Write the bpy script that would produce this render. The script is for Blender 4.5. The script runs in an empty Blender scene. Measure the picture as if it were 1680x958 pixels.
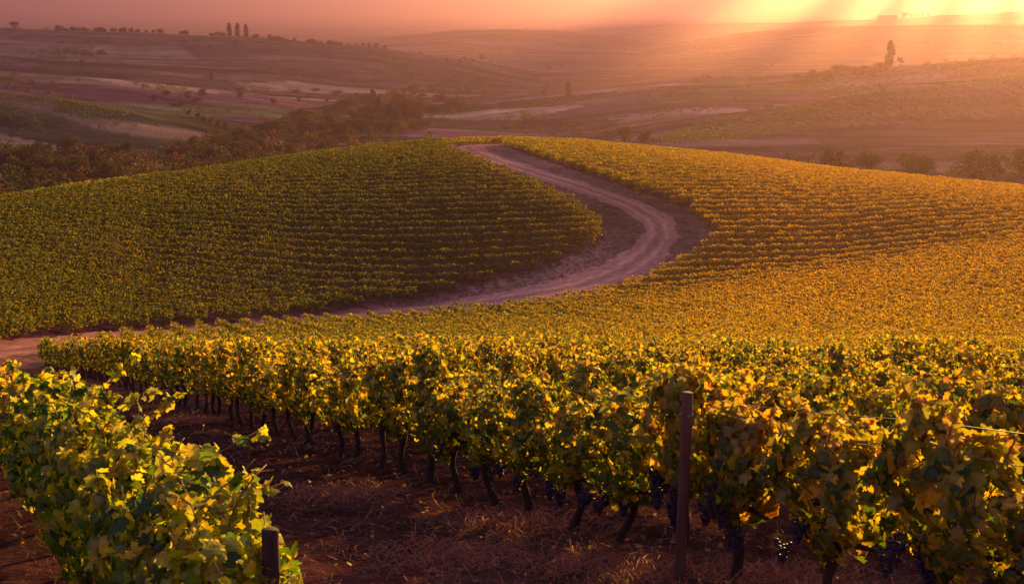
import bpy, math, random
import numpy as np
from mathutils import Vector

SC = bpy.context.scene
COL = SC.collection
R = math.radians
RNG = np.random.default_rng(7)
random.seed(7)

# ------------------------------------------------------------------ camera, sky, sun, exposure
FPX, CX, CY, PITCH = 2000.0, 840.0, 479.0, 13.06
cam = bpy.data.cameras.new('camera')
cam.lens = FPX / 1680 * 36
cam.sensor_width = 36
cam.clip_start, cam.clip_end = 0.1, 90000
cam_ob = bpy.data.objects.new('camera', cam)
cam_ob.rotation_euler = (R(90 - PITCH), 0, 0)
COL.objects.link(cam_ob)
SC.camera = cam_ob

SUN_AZ, SUN_EL = 22.0, 8.0
sun_dir = Vector((math.sin(R(SUN_AZ)) * math.cos(R(SUN_EL)), math.cos(R(SUN_AZ)) * math.cos(R(SUN_EL)), math.sin(R(SUN_EL))))
world = bpy.data.worlds.new('World')
SC.world = world
world.use_nodes = True
wt = world.node_tree
wt.nodes.clear()
sky = wt.nodes.new('ShaderNodeTexSky')
sky.sky_type = 'NISHITA'
sky.sun_disc = False
sky.sun_elevation = R(SUN_EL)
sky.sun_rotation = R(SUN_AZ)
sky.air_density, sky.dust_density, sky.ozone_density = 1.0, 1.0, 2.0
mul = wt.nodes.new('ShaderNodeMix')
mul.data_type, mul.blend_type = 'RGBA', 'MULTIPLY'
mul.inputs[0].default_value = 1.0
mul.inputs[7].default_value = (1.15, 0.66, 0.88, 1)          # rosy dusk air
bg = wt.nodes.new('ShaderNodeBackground')
bg.inputs['Strength'].default_value = 0.13
wo = wt.nodes.new('ShaderNodeOutputWorld')
wt.links.new(sky.outputs[0], mul.inputs[6])
wt.links.new(mul.outputs[2], bg.inputs[0])
wt.links.new(bg.outputs[0], wo.inputs[0])

sl = bpy.data.lights.new('sun', 'SUN')
sl.energy = 5.0
sl.angle = R(1.2)
sl.color = (1.0, 0.57, 0.10)
so = bpy.data.objects.new('sun', sl)
so.rotation_euler = sun_dir.to_track_quat('Z', 'Y').to_euler()
COL.objects.link(so)

SC.view_settings.view_transform = 'Standard'
SC.view_settings.look = 'None'
SC.view_settings.gamma = 1
SC.view_settings.exposure = 1.22
SC.cycles.use_denoising = True
SC.cycles.denoiser = 'OPENIMAGEDENOISE'
SC.cycles.max_bounces = 6
SC.cycles.diffuse_bounces = 3
SC.cycles.transmission_bounces = 4
SC.cycles.volume_bounces = 1
SC.cycles.sample_clamp_indirect = 6
BLOCKER_SEED = 5
HAZE_DENSITY, HAZE_G, HAZE_COL = 0.00025, 0.77, (0.25, 0.155, 0.23, 1)

# ------------------------------------------------------------------ pixel <-> world geometry
SP, CP = math.sin(R(PITCH)), math.cos(R(PITCH))

def pix(x, y, D):
    x, y, D = np.asarray(x, float), np.asarray(y, float), np.asarray(D, float)
    v = (y - CY) / FPX
    return (x - CX) / FPX * D, D * (CP - v * SP), -D * (SP + v * CP)

def project(X, Y, Z):
    D = Y * CP - Z * SP
    D = np.where(np.abs(D) < 1e-6, 1e-6, D)
    return CX + FPX * X / D, CY - FPX * (Y * SP + Z * CP) / D, D

def poly_uyz(pts):
    a = np.array(pts, float)
    X, Y, Z = pix(a[:, 0], a[:, 1], a[:, 2])
    u = X / Y
    o = np.argsort(u)
    return u[o], Y[o], Z[o]

CREST = poly_uyz([(-700, 440, 130), (-300, 375, 150), (0, 337, 175), (150, 312, 187), (300, 294, 200), (450, 271, 216), (600, 250, 231),
                  (720, 239, 239), (830, 236, 244), (950, 240, 246), (1060, 251, 244), (1200, 264, 239), (1350, 285, 232),
                  (1500, 300, 221), (1680, 318, 215), (2000, 345, 205), (2500, 380, 195)])
FOOT = poly_uyz([(-700, 650, 65), (-300, 600, 78), (0, 566, 92), (250, 530, 118), (520, 516, 133), (700, 505, 140), (840, 500, 143), (1100, 484, 148),
                 (1400, 440, 160), (1680, 405, 165), (2000, 400, 165), (2500, 400, 165)])
# ridge lines: (pixels and distance, half-width before, half-width behind)
RIDGES = [
    ([(-250, 150, 600), (0, 152, 620), (100, 165, 630), (220, 184, 640), (330, 204, 650), (430, 225, 650)], 70, 70),
    ([(-300, 118, 850), (0, 120, 880), (200, 131, 900), (430, 158, 930), (560, 185, 950)], 130, 110),
    ([(-300, 90, 1150), (0, 93, 1180), (200, 104, 1200), (500, 122, 1250), (640, 150, 1250)], 150, 130),
    ([(-500, 38, 1500), (-100, 42, 1500), (0, 47, 1500), (200, 53, 1500), (400, 62, 1500), (500, 70, 1510), (620, 79, 1520), (700, 90, 1540),
      (760, 98, 1560), (860, 116, 1600), (940, 140, 1600)], 280, 300),
    ([(480, 80, 3000), (560, 71, 3000), (700, 57, 3000), (750, 50, 3000), (830, 49, 3000), (900, 51, 3050), (1000, 60, 3100), (1100, 75, 3100)], 500, 600),
    ([(850, 60, 4600), (1000, 48, 4600), (1110, 41, 4600), (1200, 39, 4600), (1300, 38, 4600), (1480, 31, 4600), (1600, 23, 4600), (1750, 17, 4600), (2200, 20, 4600)], 700, 900),
    ([(1000, 95, 2500), (1100, 74, 2500), (1250, 52, 2500), (1350, 44, 2500), (1480, 43, 2500), (1680, 41, 2500), (2200, 44, 2500)], 450, 500),
    ([(740, 190, 960), (820, 172, 960), (950, 149, 960), (1100, 135, 950), (1300, 124, 950), (1460, 111, 940), (1680, 95, 930), (2200, 80, 930)], 110, 130),
    ([(600, 225, 780), (680, 207, 780), (800, 187, 780), (1000, 161, 780), (1150, 146, 780), (1250, 139, 790), (1400, 140, 800), (1600, 160, 800)], 90, 60),
    ([(960, 240, 580), (1070, 217, 590), (1150, 199, 600), (1300, 176, 620), (1450, 149, 640), (1550, 136, 650), (1680, 123, 650), (2200, 90, 660)], 75, 60),
]
RID = []
for pts, wf, wb in RIDGES:
    RID.append((poly_uyz(pts), wf, wb))

def floor_z(u, Y):
    l = np.interp(Y, [200, 300, 400, 600, 1200, 3000, 8000, 40000], [-46, -50, -56, -62, -82, -88, -90, -90])
    r = np.interp(Y, [200, 280, 350, 480, 650, 1200, 3000, 8000, 40000], [-40, -43, -47, -50.5, -60, -80, -88, -90, -90])
    k = np.clip((u - 0.02) / 0.14, 0, 1)
    k = k * k * (3 - 2 * k)
    return l * (1 - k) + r * k

def hermite(t, h, z0, m0, z1, m1):
    t2, t3 = t * t, t * t * t
    return (2*t3 - 3*t2 + 1) * z0 + (t3 - 2*t2 + t) * h * m0 + (-2*t3 + 3*t2) * z1 + (t3 - t2) * h * m1

SLOPE, CAMH = 0.264, 2.4

def raw_height(u, Y):
    z = np.where(Y >= 0, -CAMH - SLOPE * Y, -CAMH + SLOPE * 20 * (1 - np.exp(np.minimum(Y, 0) / 20)))
    yf, zf = np.interp(u, FOOT[0], FOOT[1]), np.interp(u, FOOT[0], FOOT[2])
    yc, zc = np.interp(u, CREST[0], CREST[1]), np.interp(u, CREST[0], CREST[2])
    y1 = 0.48 * yf
    t = np.clip((Y - y1) / (yf - y1), 0, 1)
    za = hermite(t, yf - y1, -CAMH - SLOPE * y1, -SLOPE, zf, -0.06)
    z = np.where(Y > y1, za, z)
    t = np.clip((Y - yf) / (yc - yf), 0, 1)
    zb = hermite(t, yc - yf, zf, 1.6 * (zc - zf) / (yc - yf) + 0.05, zc, zc / yc)
    z = np.where(Y > yf, zb, z)
    d = np.maximum(Y - yc, 0)
    zback = zc + zc / yc * d - 0.0011 * d * d
    K = 2.5
    fl = floor_z(u, Y)
    acc = np.exp(np.clip((zback - fl) / K, -60, 60)) + 1.0
    for (ru, ry, rz), wf, wb in RID:
        y0, z0 = np.interp(u, ru, ry), np.interp(u, ru, rz)
        span = 0.10
        e = np.clip(1 - np.maximum(ru[0] - u, u - ru[-1]) / span, 0, 1)
        dd = Y - y0
        w = np.where(dd < 0, wf, wb)
        hz = np.maximum(z0 - fl, 0) * np.exp(-(dd / w) ** 2) * e
        acc = acc + np.exp(np.clip(hz / K, -60, 60)) - 1.0
    zfar = fl + K * np.log(np.maximum(acc, 1e-9))
    return np.where(Y > yc, zfar, z)

def height(X, Y):
    X, Y = np.asarray(X, float), np.asarray(Y, float)
    u = X / np.maximum(Y, 25.0)
    near = Y < 40
    z = 0
    for o, w in ((-9, .12), (-4.5, .23), (0, .30), (4.5, .23), (9, .12)):
        z = z + w * raw_height(u, np.where(near, Y, Y + o))
    far = np.clip((Y - 330) / 300, 0, 1)
    z = z + far * (1.6 * np.sin(X / 61 + 1.3 * np.sin(Y / 170)) * np.sin(Y / 83 + 0.7) + 0.9 * np.sin(X / 27 + Y / 41) * np.sin(Y / 33 - X / 90))
    nb = np.clip((80 - Y) / 40, 0, 1)
    z = z + nb * (0.025 * np.sin(X * 1.7 + np.sin(Y * 1.1)) * np.sin(Y * 1.3 + 0.5) + 0.008 * np.sin(X * 4.1 + 2 * np.sin(Y * 2.3)) * np.sin(Y * 3.7))
    return z

def raycast(x, y, d0=3.0, d1=14000.0, n=700):
    x, y = np.atleast_1d(np.asarray(x, float)), np.atleast_1d(np.asarray(y, float))
    D = np.geomspace(d0, d1, n)
    X, Y, Z = pix(x[:, None], y[:, None], D[None, :])
    below = Z < height(X, Y)
    i = np.argmax(below, axis=1)
    i = np.where(below.any(axis=1), i, n - 1)
    lo, hi = D[np.maximum(i - 1, 0)], D[i]
    for _ in range(18):
        m = (lo + hi) / 2
        X, Y, Z = pix(x, y, m)
        b = Z < height(X, Y)
        hi, lo = np.where(b, m, hi), np.where(b, lo, m)
    X, Y, Z = pix(x, y, hi)
    return X, Y, height(X, Y)

def at_dist(x, D):
    """ground point in the viewing direction of column x at axial distance D"""
    X = (x - CX) / FPX * D
    Y = D * CP
    for _ in range(4):
        Z = float(height(X, Y))
        Y = (D + Z * SP) / CP
    return X, Y, float(height(X, Y))

def in_poly(px, py, poly):
    px, py = np.asarray(px, float), np.asarray(py, float)
    c = np.zeros(px.shape, bool)
    n = len(poly)
    for i in range(n):
        x0, y0 = poly[i]
        x1, y1 = poly[(i + 1) % n]
        if y0 == y1:
            continue
        k = ((y0 > py) != (y1 > py)) & (px < (x1 - x0) * (py - y0) / (y1 - y0) + x0)
        c ^= k
    return c

# ------------------------------------------------------------------ helpers
def tag(o, label=None, cat=None, group=None, kind=None):
    if label: o['label'] = label
    if cat: o['category'] = cat
    if group: o['group'] = group
    if kind: o['kind'] = kind
    return o

def link(name, me, parent=None, loc=(0, 0, 0), rotz=0.0):
    o = bpy.data.objects.new(name, me)
    o.location = loc
    o.rotation_euler = (0, 0, rotz)
    COL.objects.link(o)
    if parent is not None:
        o.parent = parent
    return o

def mesh_np(name, V, F, mat, colors=None, smooth=False):
    """V (n,3), F (m,k) all faces with the same corner count, colors (n,3) per vertex"""
    V, F = np.asarray(V, np.float32), np.asarray(F, np.int32)
    me = bpy.data.meshes.new(name)
    m, k = F.shape
    me.vertices.add(len(V))
    me.vertices.foreach_set('co', V.ravel())
    me.loops.add(m * k)
    me.loops.foreach_set('vertex_index', F.ravel())
    me.polygons.add(m)
    me.polygons.foreach_set('loop_start', np.arange(0, m * k, k, dtype=np.int32))
    if smooth:
        me.polygons.foreach_set('use_smooth', np.ones(m, bool))
    me.update(calc_edges=True)
    if colors is not None:
        at = me.color_attributes.new('tint', 'FLOAT_COLOR', 'POINT')
        c = np.ones((len(V), 4), np.float32)
        c[:, :3] = colors
        at.data.foreach_set('color', c.ravel())
    if mat: me.materials.append(mat)
    return me

class Acc:
    """collects triangles/quads (as tris) with colours"""
    def __init__(s): s.V, s.F, s.C, s.n = [], [], [], 0
    def add(s, V, F, C):
        V = np.asarray(V, float); F = np.asarray(F, int)
        if F.shape[1] == 4: F = np.vstack([F[:, [0, 1, 2]], F[:, [0, 2, 3]]])
        s.V.append(V); s.F.append(F + s.n); s.C.append(np.broadcast_to(np.asarray(C, float), (len(V), 3))); s.n += len(V)
    def mesh(s, name, mat, smooth=False):
        return mesh_np(name, np.vstack(s.V), np.vstack(s.F), mat, np.vstack(s.C), smooth)

def tube(path, radii, n=7, jitter=0.0, rng=None):
    path, radii = np.asarray(path, float), np.asarray(radii, float)
    T = np.gradient(path, axis=0)
    T /= np.linalg.norm(T, axis=1)[:, None] + 1e-9
    ref = np.array([0.31, 0.95, 0.05]) if abs(T[0][2]) > 0.6 else np.array([0, 0, 1.0])
    A = np.cross(T, ref); A /= np.linalg.norm(A, axis=1)[:, None] + 1e-9
    B = np.cross(T, A)
    an = np.arange(n) * 2 * np.pi / n
    rr = radii[:, None] * (1 + (jitter * rng.standard_normal((len(path), n)) if jitter else 0))
    V = path[:, None, :] + rr[..., None] * (np.cos(an)[None, :, None] * A[:, None, :] + np.sin(an)[None, :, None] * B[:, None, :])
    V = V.reshape(-1, 3)
    F = []
    for i in range(len(path) - 1):
        for j in range(n):
            a, b = i * n + j, i * n + (j + 1) % n
            F.append((a, b, b + n, a + n))
    m = len(V)
    V = np.vstack([V, path[:1], path[-1:]])
    for j in range(n):
        F.append((m, (j + 1) % n, j, j))
        e = (len(path) - 1) * n
        F.append((m + 1, e + j, e + (j + 1) % n, e + (j + 1) % n))
    F = np.array(F)
    tri = np.vstack([F[:, [0, 1, 2]], F[:, [0, 2, 3]]])
    tri = tri[(tri[:, 0] != tri[:, 1]) & (tri[:, 1] != tri[:, 2]) & (tri[:, 0] != tri[:, 2])]
    return V, tri

def unit(a):
    return a / (np.linalg.norm(a, axis=-1, keepdims=True) + 1e-9)

# ------------------------------------------------------------------ materials
def newmat(name):
    m = bpy.data.materials.new(name)
    m.use_nodes = True
    nt = m.node_tree
    nt.nodes.clear()
    out = nt.nodes.new('ShaderNodeOutputMaterial')
    return m, nt, nt.nodes.new, nt.links.new, out

def leaf_material(name, trans=0.5, gloss=0.06, random_amt=0.25, tcol=(1.25, 1.05, 0.55)):
    m, nt, N, L, out = newmat(name)
    at = N('ShaderNodeAttribute'); at.attribute_name = 'tint'
    oi = N('ShaderNodeObjectInfo')
    hs = N('ShaderNodeHueSaturation')
    mr = N('ShaderNodeMapRange'); mr.inputs[3].default_value = 0.5 - 0.045 * random_amt * 4; mr.inputs[4].default_value = 0.5 + 0.02 * random_amt * 4
    L(oi.outputs['Random'], mr.inputs[0]); L(mr.outputs[0], hs.inputs['Hue'])
    L(at.outputs['Color'], hs.inputs['Color'])
    nz = N('ShaderNodeTexNoise'); nz.inputs['Scale'].default_value = 40
    geo = N('ShaderNodeNewGeometry')
    L(geo.outputs['Position'], nz.inputs['Vector'])
    mv = N('ShaderNodeMapRange'); mv.inputs[3].default_value = 0.7; mv.inputs[4].default_value = 1.3
    L(nz.outputs[0], mv.inputs[0]); L(mv.outputs[0], hs.inputs['Value'])
    df = N('ShaderNodeBsdfDiffuse'); tr = N('ShaderNodeBsdfTranslucent'); gl = N('ShaderNodeBsdfGlossy')
    gl.inputs['Roughness'].default_value = 0.45
    gl.inputs['Color'].default_value = (.6, .6, .6, 1)
    tc = N('ShaderNodeMix'); tc.data_type, tc.blend_type = 'RGBA', 'MULTIPLY'; tc.inputs[0].default_value = 1
    tc.inputs[7].default_value = (*tcol, 1)
    L(hs.outputs[0], df.inputs['Color']); L(hs.outputs[0], tc.inputs[6]); L(tc.outputs[2], tr.inputs['Color'])
    m1 = N('ShaderNodeMixShader'); m1.inputs[0].default_value = trans
    L(df.outputs[0], m1.inputs[1]); L(tr.outputs[0], m1.inputs[2])
    m2 = N('ShaderNodeMixShader'); m2.inputs[0].default_value = gloss
    L(m1.outputs[0], m2.inputs[1]); L(gl.outputs[0], m2.inputs[2])
    L(m2.outputs[0], out.inputs['Surface'])
    return m

def tinted(name, rough=0.9, noise_scale=30, amt=0.35, bump=0.0, stretch=(1, 1, 1)):
    m, nt, N, L, out = newmat(name)
    at = N('ShaderNodeAttribute'); at.attribute_name = 'tint'
    tc = N('ShaderNodeTexCoord'); mp = N('ShaderNodeMapping'); mp.inputs['Scale'].default_value = stretch
    L(tc.outputs['Object'], mp.inputs[0])
    nz = N('ShaderNodeTexNoise'); nz.inputs['Scale'].default_value = noise_scale; nz.inputs['Detail'].default_value = 6
    L(mp.outputs[0], nz.inputs['Vector'])
    mv = N('ShaderNodeMapRange'); mv.inputs[1].default_value = .25; mv.inputs[2].default_value = .75
    mv.inputs[3].default_value = 1 - amt; mv.inputs[4].default_value = 1 + amt
    L(nz.outputs[0], mv.inputs[0])
    hs = N('ShaderNodeHueSaturation'); L(at.outputs['Color'], hs.inputs['Color']); L(mv.outputs[0], hs.inputs['Value'])
    p = N('ShaderNodeBsdfPrincipled'); p.inputs['Roughness'].default_value = rough
    p.inputs['Specular IOR Level'].default_value = 0.2
    L(hs.outputs[0], p.inputs['Base Color'])
    if bump:
        b = N('ShaderNodeBump'); b.inputs['Strength'].default_value = bump; b.inputs['Distance'].default_value = 0.02
        L(nz.outputs[0], b.inputs['Height']); L(b.outputs[0], p.inputs['Normal'])
    L(p.outputs[0], out.inputs['Surface'])
    return m

def ground_material(name, k=1.0, bump=0.9):
    m, nt, N, L, out = newmat(name)
    at = N('ShaderNodeAttribute'); at.attribute_name = 'tint'
    geo = N('ShaderNodeNewGeometry')
    def noise(scale, detail=6, dist=0.0):
        n = N('ShaderNodeTexNoise'); n.inputs['Scale'].default_value = scale; n.inputs['Detail'].default_value = detail
        n.inputs['Distortion'].default_value = dist
        L(geo.outputs['Position'], n.inputs['Vector']); return n
    n1, n2, n3 = noise(0.045, 8), noise(1.3, 8, .5), noise(9, 8)
    def rng_(n, a, b, lo=.3, hi=.7):
        r = N('ShaderNodeMapRange'); r.inputs[1].default_value = lo; r.inputs[2].default_value = hi
        r.inputs[3].default_value = a; r.inputs[4].default_value = b
        L(n.outputs[0], r.inputs[0]); return r
    a, b, c = rng_(n1, .7, 1.35), rng_(n2, 1 - .4 * k, 1 + .4 * k), rng_(n3, 1 - .4 * k, 1 + .4 * k)
    m1 = N('ShaderNodeMath'); m1.operation = 'MULTIPLY'; L(a.outputs[0], m1.inputs[0]); L(b.outputs[0], m1.inputs[1])
    m2 = N('ShaderNodeMath'); m2.operation = 'MULTIPLY'; L(m1.outputs[0], m2.inputs[0]); L(c.outputs[0], m2.inputs[1])
    # narrow strips of ploughing, stubble and grass on the far fields
    mp = N('ShaderNodeMapping'); mp.inputs['Scale'].default_value = (.0035, .028, .05); mp.inputs['Rotation'].default_value = (0, 0, .25)
    L(geo.outputs['Position'], mp.inputs[0])
    n4 = N('ShaderNodeTexNoise'); n4.inputs['Scale'].default_value = 1; n4.inputs['Detail'].default_value = 7; n4.inputs['Roughness'].default_value = .65
    n4.inputs['Distortion'].default_value = .6
    L(mp.outputs[0], n4.inputs['Vector'])
    st = rng_(n4, 1 - .55 * k, 1 + .7 * k, .36, .64)
    m3 = N('ShaderNodeMath'); m3.operation = 'MULTIPLY'; L(m2.outputs[0], m3.inputs[0]); L(st.outputs[0], m3.inputs[1])
    hs = N('ShaderNodeHueSaturation'); L(at.outputs['Color'], hs.inputs['Color']); L(m3.outputs[0], hs.inputs['Value'])
    p = N('ShaderNodeBsdfDiffuse'); p.inputs['Roughness'].default_value = 0.6
    L(hs.outputs[0], p.inputs['Color'])
    bp = N('ShaderNodeBump'); bp.inputs['Strength'].default_value = bump; bp.inputs['Distance'].default_value = 0.05
    ad = N('ShaderNodeMath'); ad.operation = 'ADD'; L(n2.outputs[0], ad.inputs[0]); L(n3.outputs[0], ad.inputs[1])
    L(ad.outputs[0], bp.inputs['Height']); L(bp.outputs[0], p.inputs['Normal'])
    L(p.outputs[0], out.inputs['Surface'])
    return m

M_LEAF = leaf_material('vine_leaf', 0.60, 0.04, 0.08, (1.9, 1.75, .5))
M_FIELD = leaf_material('vine_leaf_field', 0.55, 0.03, 0.0, (1.7, 1.5, .5))
M_TREE = leaf_material('tree_leaf', 0.34, 0.0, 0.2, (1.2, 1.05, .5))
M_BARK = tinted('vine_bark', 0.95, 25, 0.5, 0.9, (1, 1, .25))
M_WOOD = tinted('weathered_wood', 0.85, 18, 0.45, 0.5, (1, 1, .12))
M_GRAPE = tinted('grape_skin', 0.45, 60, 0.3)
M_LITTER = tinted('dry_litter', 0.9, 3, 0.3)
M_GROUND = ground_material('earth_and_fields')
M_ROAD = ground_material('packed_dirt', 0.45, 0.4)
M_PLASTER = tinted('plaster', 0.9, 0.5, 0.15)
M_METAL = tinted('metal', 0.5, 8, 0.2)

# ------------------------------------------------------------------ fields and road outline (pixel outlines of ground areas)
LEFT_BLOCK = [(-700, 462), (-300, 388), (0, 338), (300, 293), (600, 247), (712, 234), (738, 250), (860, 298), (940, 336), (983, 368), (988, 392), (955, 415),
              (880, 447), (700, 491), (520, 516), (250, 538), (60, 557), (-300, 596), (-700, 600)]
RIGHT_EDGE = [(-30, 612), (60, 604), (150, 583), (250, 564), (400, 549), (520, 539), (640, 530), (840, 510), (950, 494), (1060, 462), (1150, 418), (1178, 388),
              (1130, 344), (1010, 302), (900, 266), (826, 240), (800, 233), (950, 232), (1200, 252), (1500, 285), (1680, 300), (2500, 380), (2600, 1400), (-30, 1400)]
CREST_STRIP = [(716, 234), (830, 231), (830, 226), (716, 228)]

ROAD_PX = [(-60, 586), (20, 577), (130, 563), (250, 550), (400, 538), (520, 528), (640, 514), (760, 502), (850, 488), (950, 470), (1020, 446), (1062, 415),
           (1084, 386), (1076, 362), (1034, 336), (965, 311), (890, 288), (826, 268), (782, 252), (765, 243), (785, 238.5), (830, 237)]

def smooth_path(P, n):
    P = np.asarray(P, float)
    d = np.r_[0, np.cumsum(np.linalg.norm(np.diff(P, axis=0), axis=1))]
    s = np.linspace(0, d[-1], n)
    Q = np.stack([np.interp(s, d, P[:, k]) for k in range(P.shape[1])], 1)
    for _ in range(max(2, n // 40)):
        Q[1:-1] = (Q[:-2] + 2 * Q[1:-1] + Q[2:]) / 4
    return Q

rp = np.array(ROAD_PX)
rx, ry, rz = raycast(rp[:, 0], rp[:, 1], 30, 300, 600)
ROAD = smooth_path(np.stack([rx, ry], 1), 420)

def dist_road(X, Y):
    d = np.full(np.shape(X), 1e9)
    m = (Y > 50) & (Y < 300)
    if m.any():
        P = np.stack([X[m], Y[m]], 1)
        best = np.full(len(P), 1e9)
        for q in ROAD[::3]:
            best = np.minimum(best, np.hypot(P[:, 0] - q[0], P[:, 1] - q[1]))
        d[m] = best
    return d

# ------------------------------------------------------------------ terrain
def build_ground():
    rr = [0.5, 2, 5, 9, 13, 17, 21, 25, 28, 30.5]
    r = 31.5
    while r < 75: rr.append(r); r += 0.16
    while r < 36000: rr.append(r); r *= 1.0095
    rr = np.array(rr)
    da = np.r_[np.arange(-26.5, 26.5, 0.17)]
    side = np.r_[np.arange(26.5, 60, 1.2), np.arange(60, 181, 6)]
    az = np.r_[-side[::-1][:-1], da[1:], side[:-1]] if True else da
    az = np.unique(np.r_[-side, da, side]); az = az[(az > -180) & (az <= 180)]
    A, Q = np.meshgrid(np.radians(az), rr, indexing='ij')
    X, Y = Q * np.sin(A), Q * np.cos(A) - 30
    Z = height(X, Y)
    n, m = X.shape
    px, py, D = project(X, Y, Z)
    # land cover
    rng = np.random.default_rng(3)
    soil = np.array([0.135, 0.048, 0.032])
    C = np.zeros(X.shape + (3,)) + soil
    # verge of trodden dirt round the track
    verge = (Y > 45) & (Y < 260)
    inL, inR = in_poly(px, py, LEFT_BLOCK), in_poly(px, py, RIGHT_EDGE)
    vg = verge & ~inL & ~inR
    grass = 0.5 + 0.5 * np.sin(X * .9 + 2 * np.sin(Y * .35)) * np.sin(Y * .7 + np.sin(X * .5))
    dirt = np.array([0.30, 0.13, 0.085])[None] * (1 - .55 * grass[vg][:, None]) + np.array([0.10, 0.085, 0.04])[None] * (.55 * grass[vg][:, None])
    C[vg] = dirt
    # far fields : nearest of many seeds, in stretched coordinates
    fields = np.array([[.06, .055, .02], [.12, .075, .04], [.20, .115, .08], [.04, .042, .018], [.10, .10, .035], [.27, .18, .10], [.14, .065, .055], [.05, .045, .022], [.08, .04, .034]])
    farm = (Y > 255)
    fx, fy = A[farm] * 9.0 + 0.25 * np.sin(np.log(Y[farm]) * 9), np.log(np.maximum(Y[farm], 100)) * 11.0 + .5 * np.sin(A[farm] * 14)
    S = np.stack([rng.uniform(-6, 6, 900), np.log(255) * 11 + rng.uniform(-2, 58, 900)], 1)
    FC = fields[rng.integers(0, len(fields), 900)] * rng.uniform(.9, 1.9, (900, 1))
    best = np.full(fx.shape, 1e9); idx = np.zeros(fx.shape, int)
    for i, (a, b) in enumerate(S):
        d = (fx - a) ** 2 + (2.2 * (fy - b)) ** 2
        k = d < best
        best[k] = d[k]; idx[k] = i
    C[farm] = FC[idx]
    w_ = np.clip((Y - 900) / 900, 0, .6)[..., None] * farm[..., None]
    C = C * (1 - w_) + np.array([.095, .07, .042]) * w_
    flat = farm & (Y < 620) & (X > 15)
    C[flat] = C[flat] * .25 + np.array([.12, .065, .052]) * .75
    bare = farm & in_poly(px, py, [(1066, 236), (1150, 200), (1300, 177), (1450, 150), (1560, 137), (1760, 118), (1760, 184), (1500, 200), (1300, 216), (1120, 240)]) & (Y > 460) & (Y < 690)
    C[bare] = np.array([.22, .13, .08])
    V = np.stack([X, Y, Z], -1).reshape(-1, 3)
    I = np.arange(n * m).reshape(n, m)
    J = np.vstack([I, I[:1]])
    F = np.stack([J[:-1, :-1], J[1:, :-1], J[1:, 1:], J[:-1, 1:]], -1).reshape(-1, 4)[:, ::-1]
    me = mesh_np('ground', V, F, M_GROUND, C.reshape(-1, 3), True)
    return tag(link('ground', me), kind='structure')
build_ground()

def build_road():
    P = ROAD
    T = np.gradient(P, axis=0); T /= np.linalg.norm(T, axis=1)[:, None]
    Nn = np.stack([-T[:, 1], T[:, 0]], 1)
    k = 25
    w = np.linspace(-1, 1, k)
    rng = np.random.default_rng(5)
    e1 = np.convolve(rng.standard_normal(len(P) + 20), np.ones(14) / 14, 'valid')[:len(P)] * 1.6
    e2 = np.convolve(rng.standard_normal(len(P) + 20), np.ones(14) / 14, 'valid')[:len(P)] * 1.6
    half = (2.0 + 0.7 * np.clip((np.arange(len(P)) / len(P) - .18) / .2, 0, 1))[:, None]
    off = w[None, :] * half + np.where(w[None, :] < 0, -1, 1) * np.abs(w[None, :]) ** 3 * np.where(w[None, :] < 0, e1[:, None], e2[:, None])
    X = P[:, None, 0] + Nn[:, None, 0] * off; Y = P[:, None, 1] + Nn[:, None, 1] * off
    rut = np.exp(-((np.abs(w) - .38) / .13) ** 2)
    Z = height(X, Y) + 0.09 - 0.05 * rut[None, :] - 0.06 * (np.abs(w)[None, :] > .97)
    base, track, mid = np.array([.50, .22, .135]), np.array([.66, .31, .195]), np.array([.30, .16, .08])
    c = base[None] * (1 - rut[:, None]) + track[None] * rut[:, None]
    cm = np.exp(-(w / .16) ** 2)[:, None] * .6
    c = c * (1 - cm) + mid[None] * cm
    C = np.broadcast_to(c[None], X.shape + (3,)) * (1 + .12 * np.sin(np.arange(len(P)) * .7)[:, None, None] * np.sin(np.arange(k))[None, :, None])
    n, m = X.shape
    I = np.arange(n * m).reshape(n, m)
    F = np.stack([I[:-1, :-1], I[:-1, 1:], I[1:, 1:], I[1:, :-1]], -1).reshape(-1, 4)
    me = mesh_np('dirt_road', np.stack([X, Y, Z], -1).reshape(-1, 3), F, M_ROAD, C.reshape(-1, 3), True)
    tag(link('dirt_road', me), kind='structure')
build_road()

# ------------------------------------------------------------------ vine leaves
OUT_HI = np.array([(0, -.14), (.30, -.36), (.60, -.20), (.64, .10), (.70, .38), (.44, .60), (0, .86), (-.44, .60), (-.70, .38), (-.64, .10), (-.60, -.20), (-.30, -.36)])
def lobed(k=26):
    th = (np.arange(k) + .5) * 2 * np.pi / k - np.pi
    a = np.abs(th)
    r = .62 + .065 * np.cos(6 * th) + .20 * np.exp(-(th / .30) ** 2) - .34 * np.exp(-((a - np.pi) / .22) ** 2) + .035 * (-1) ** np.arange(k)
    return np.stack([r * np.sin(th) * 1.06, .20 + r * np.cos(th)], 1)
OUT_NEAR = lobed()
OUT_LO = np.array([(0, -.2), (.55, -.2), (.6, .4), (0, .95), (-.6, .4), (-.55, -.2)])
OUT_MIN = np.array([(-.5, -.3), (.5, -.3), (.45, .5), (-.45, .5)])

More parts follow.
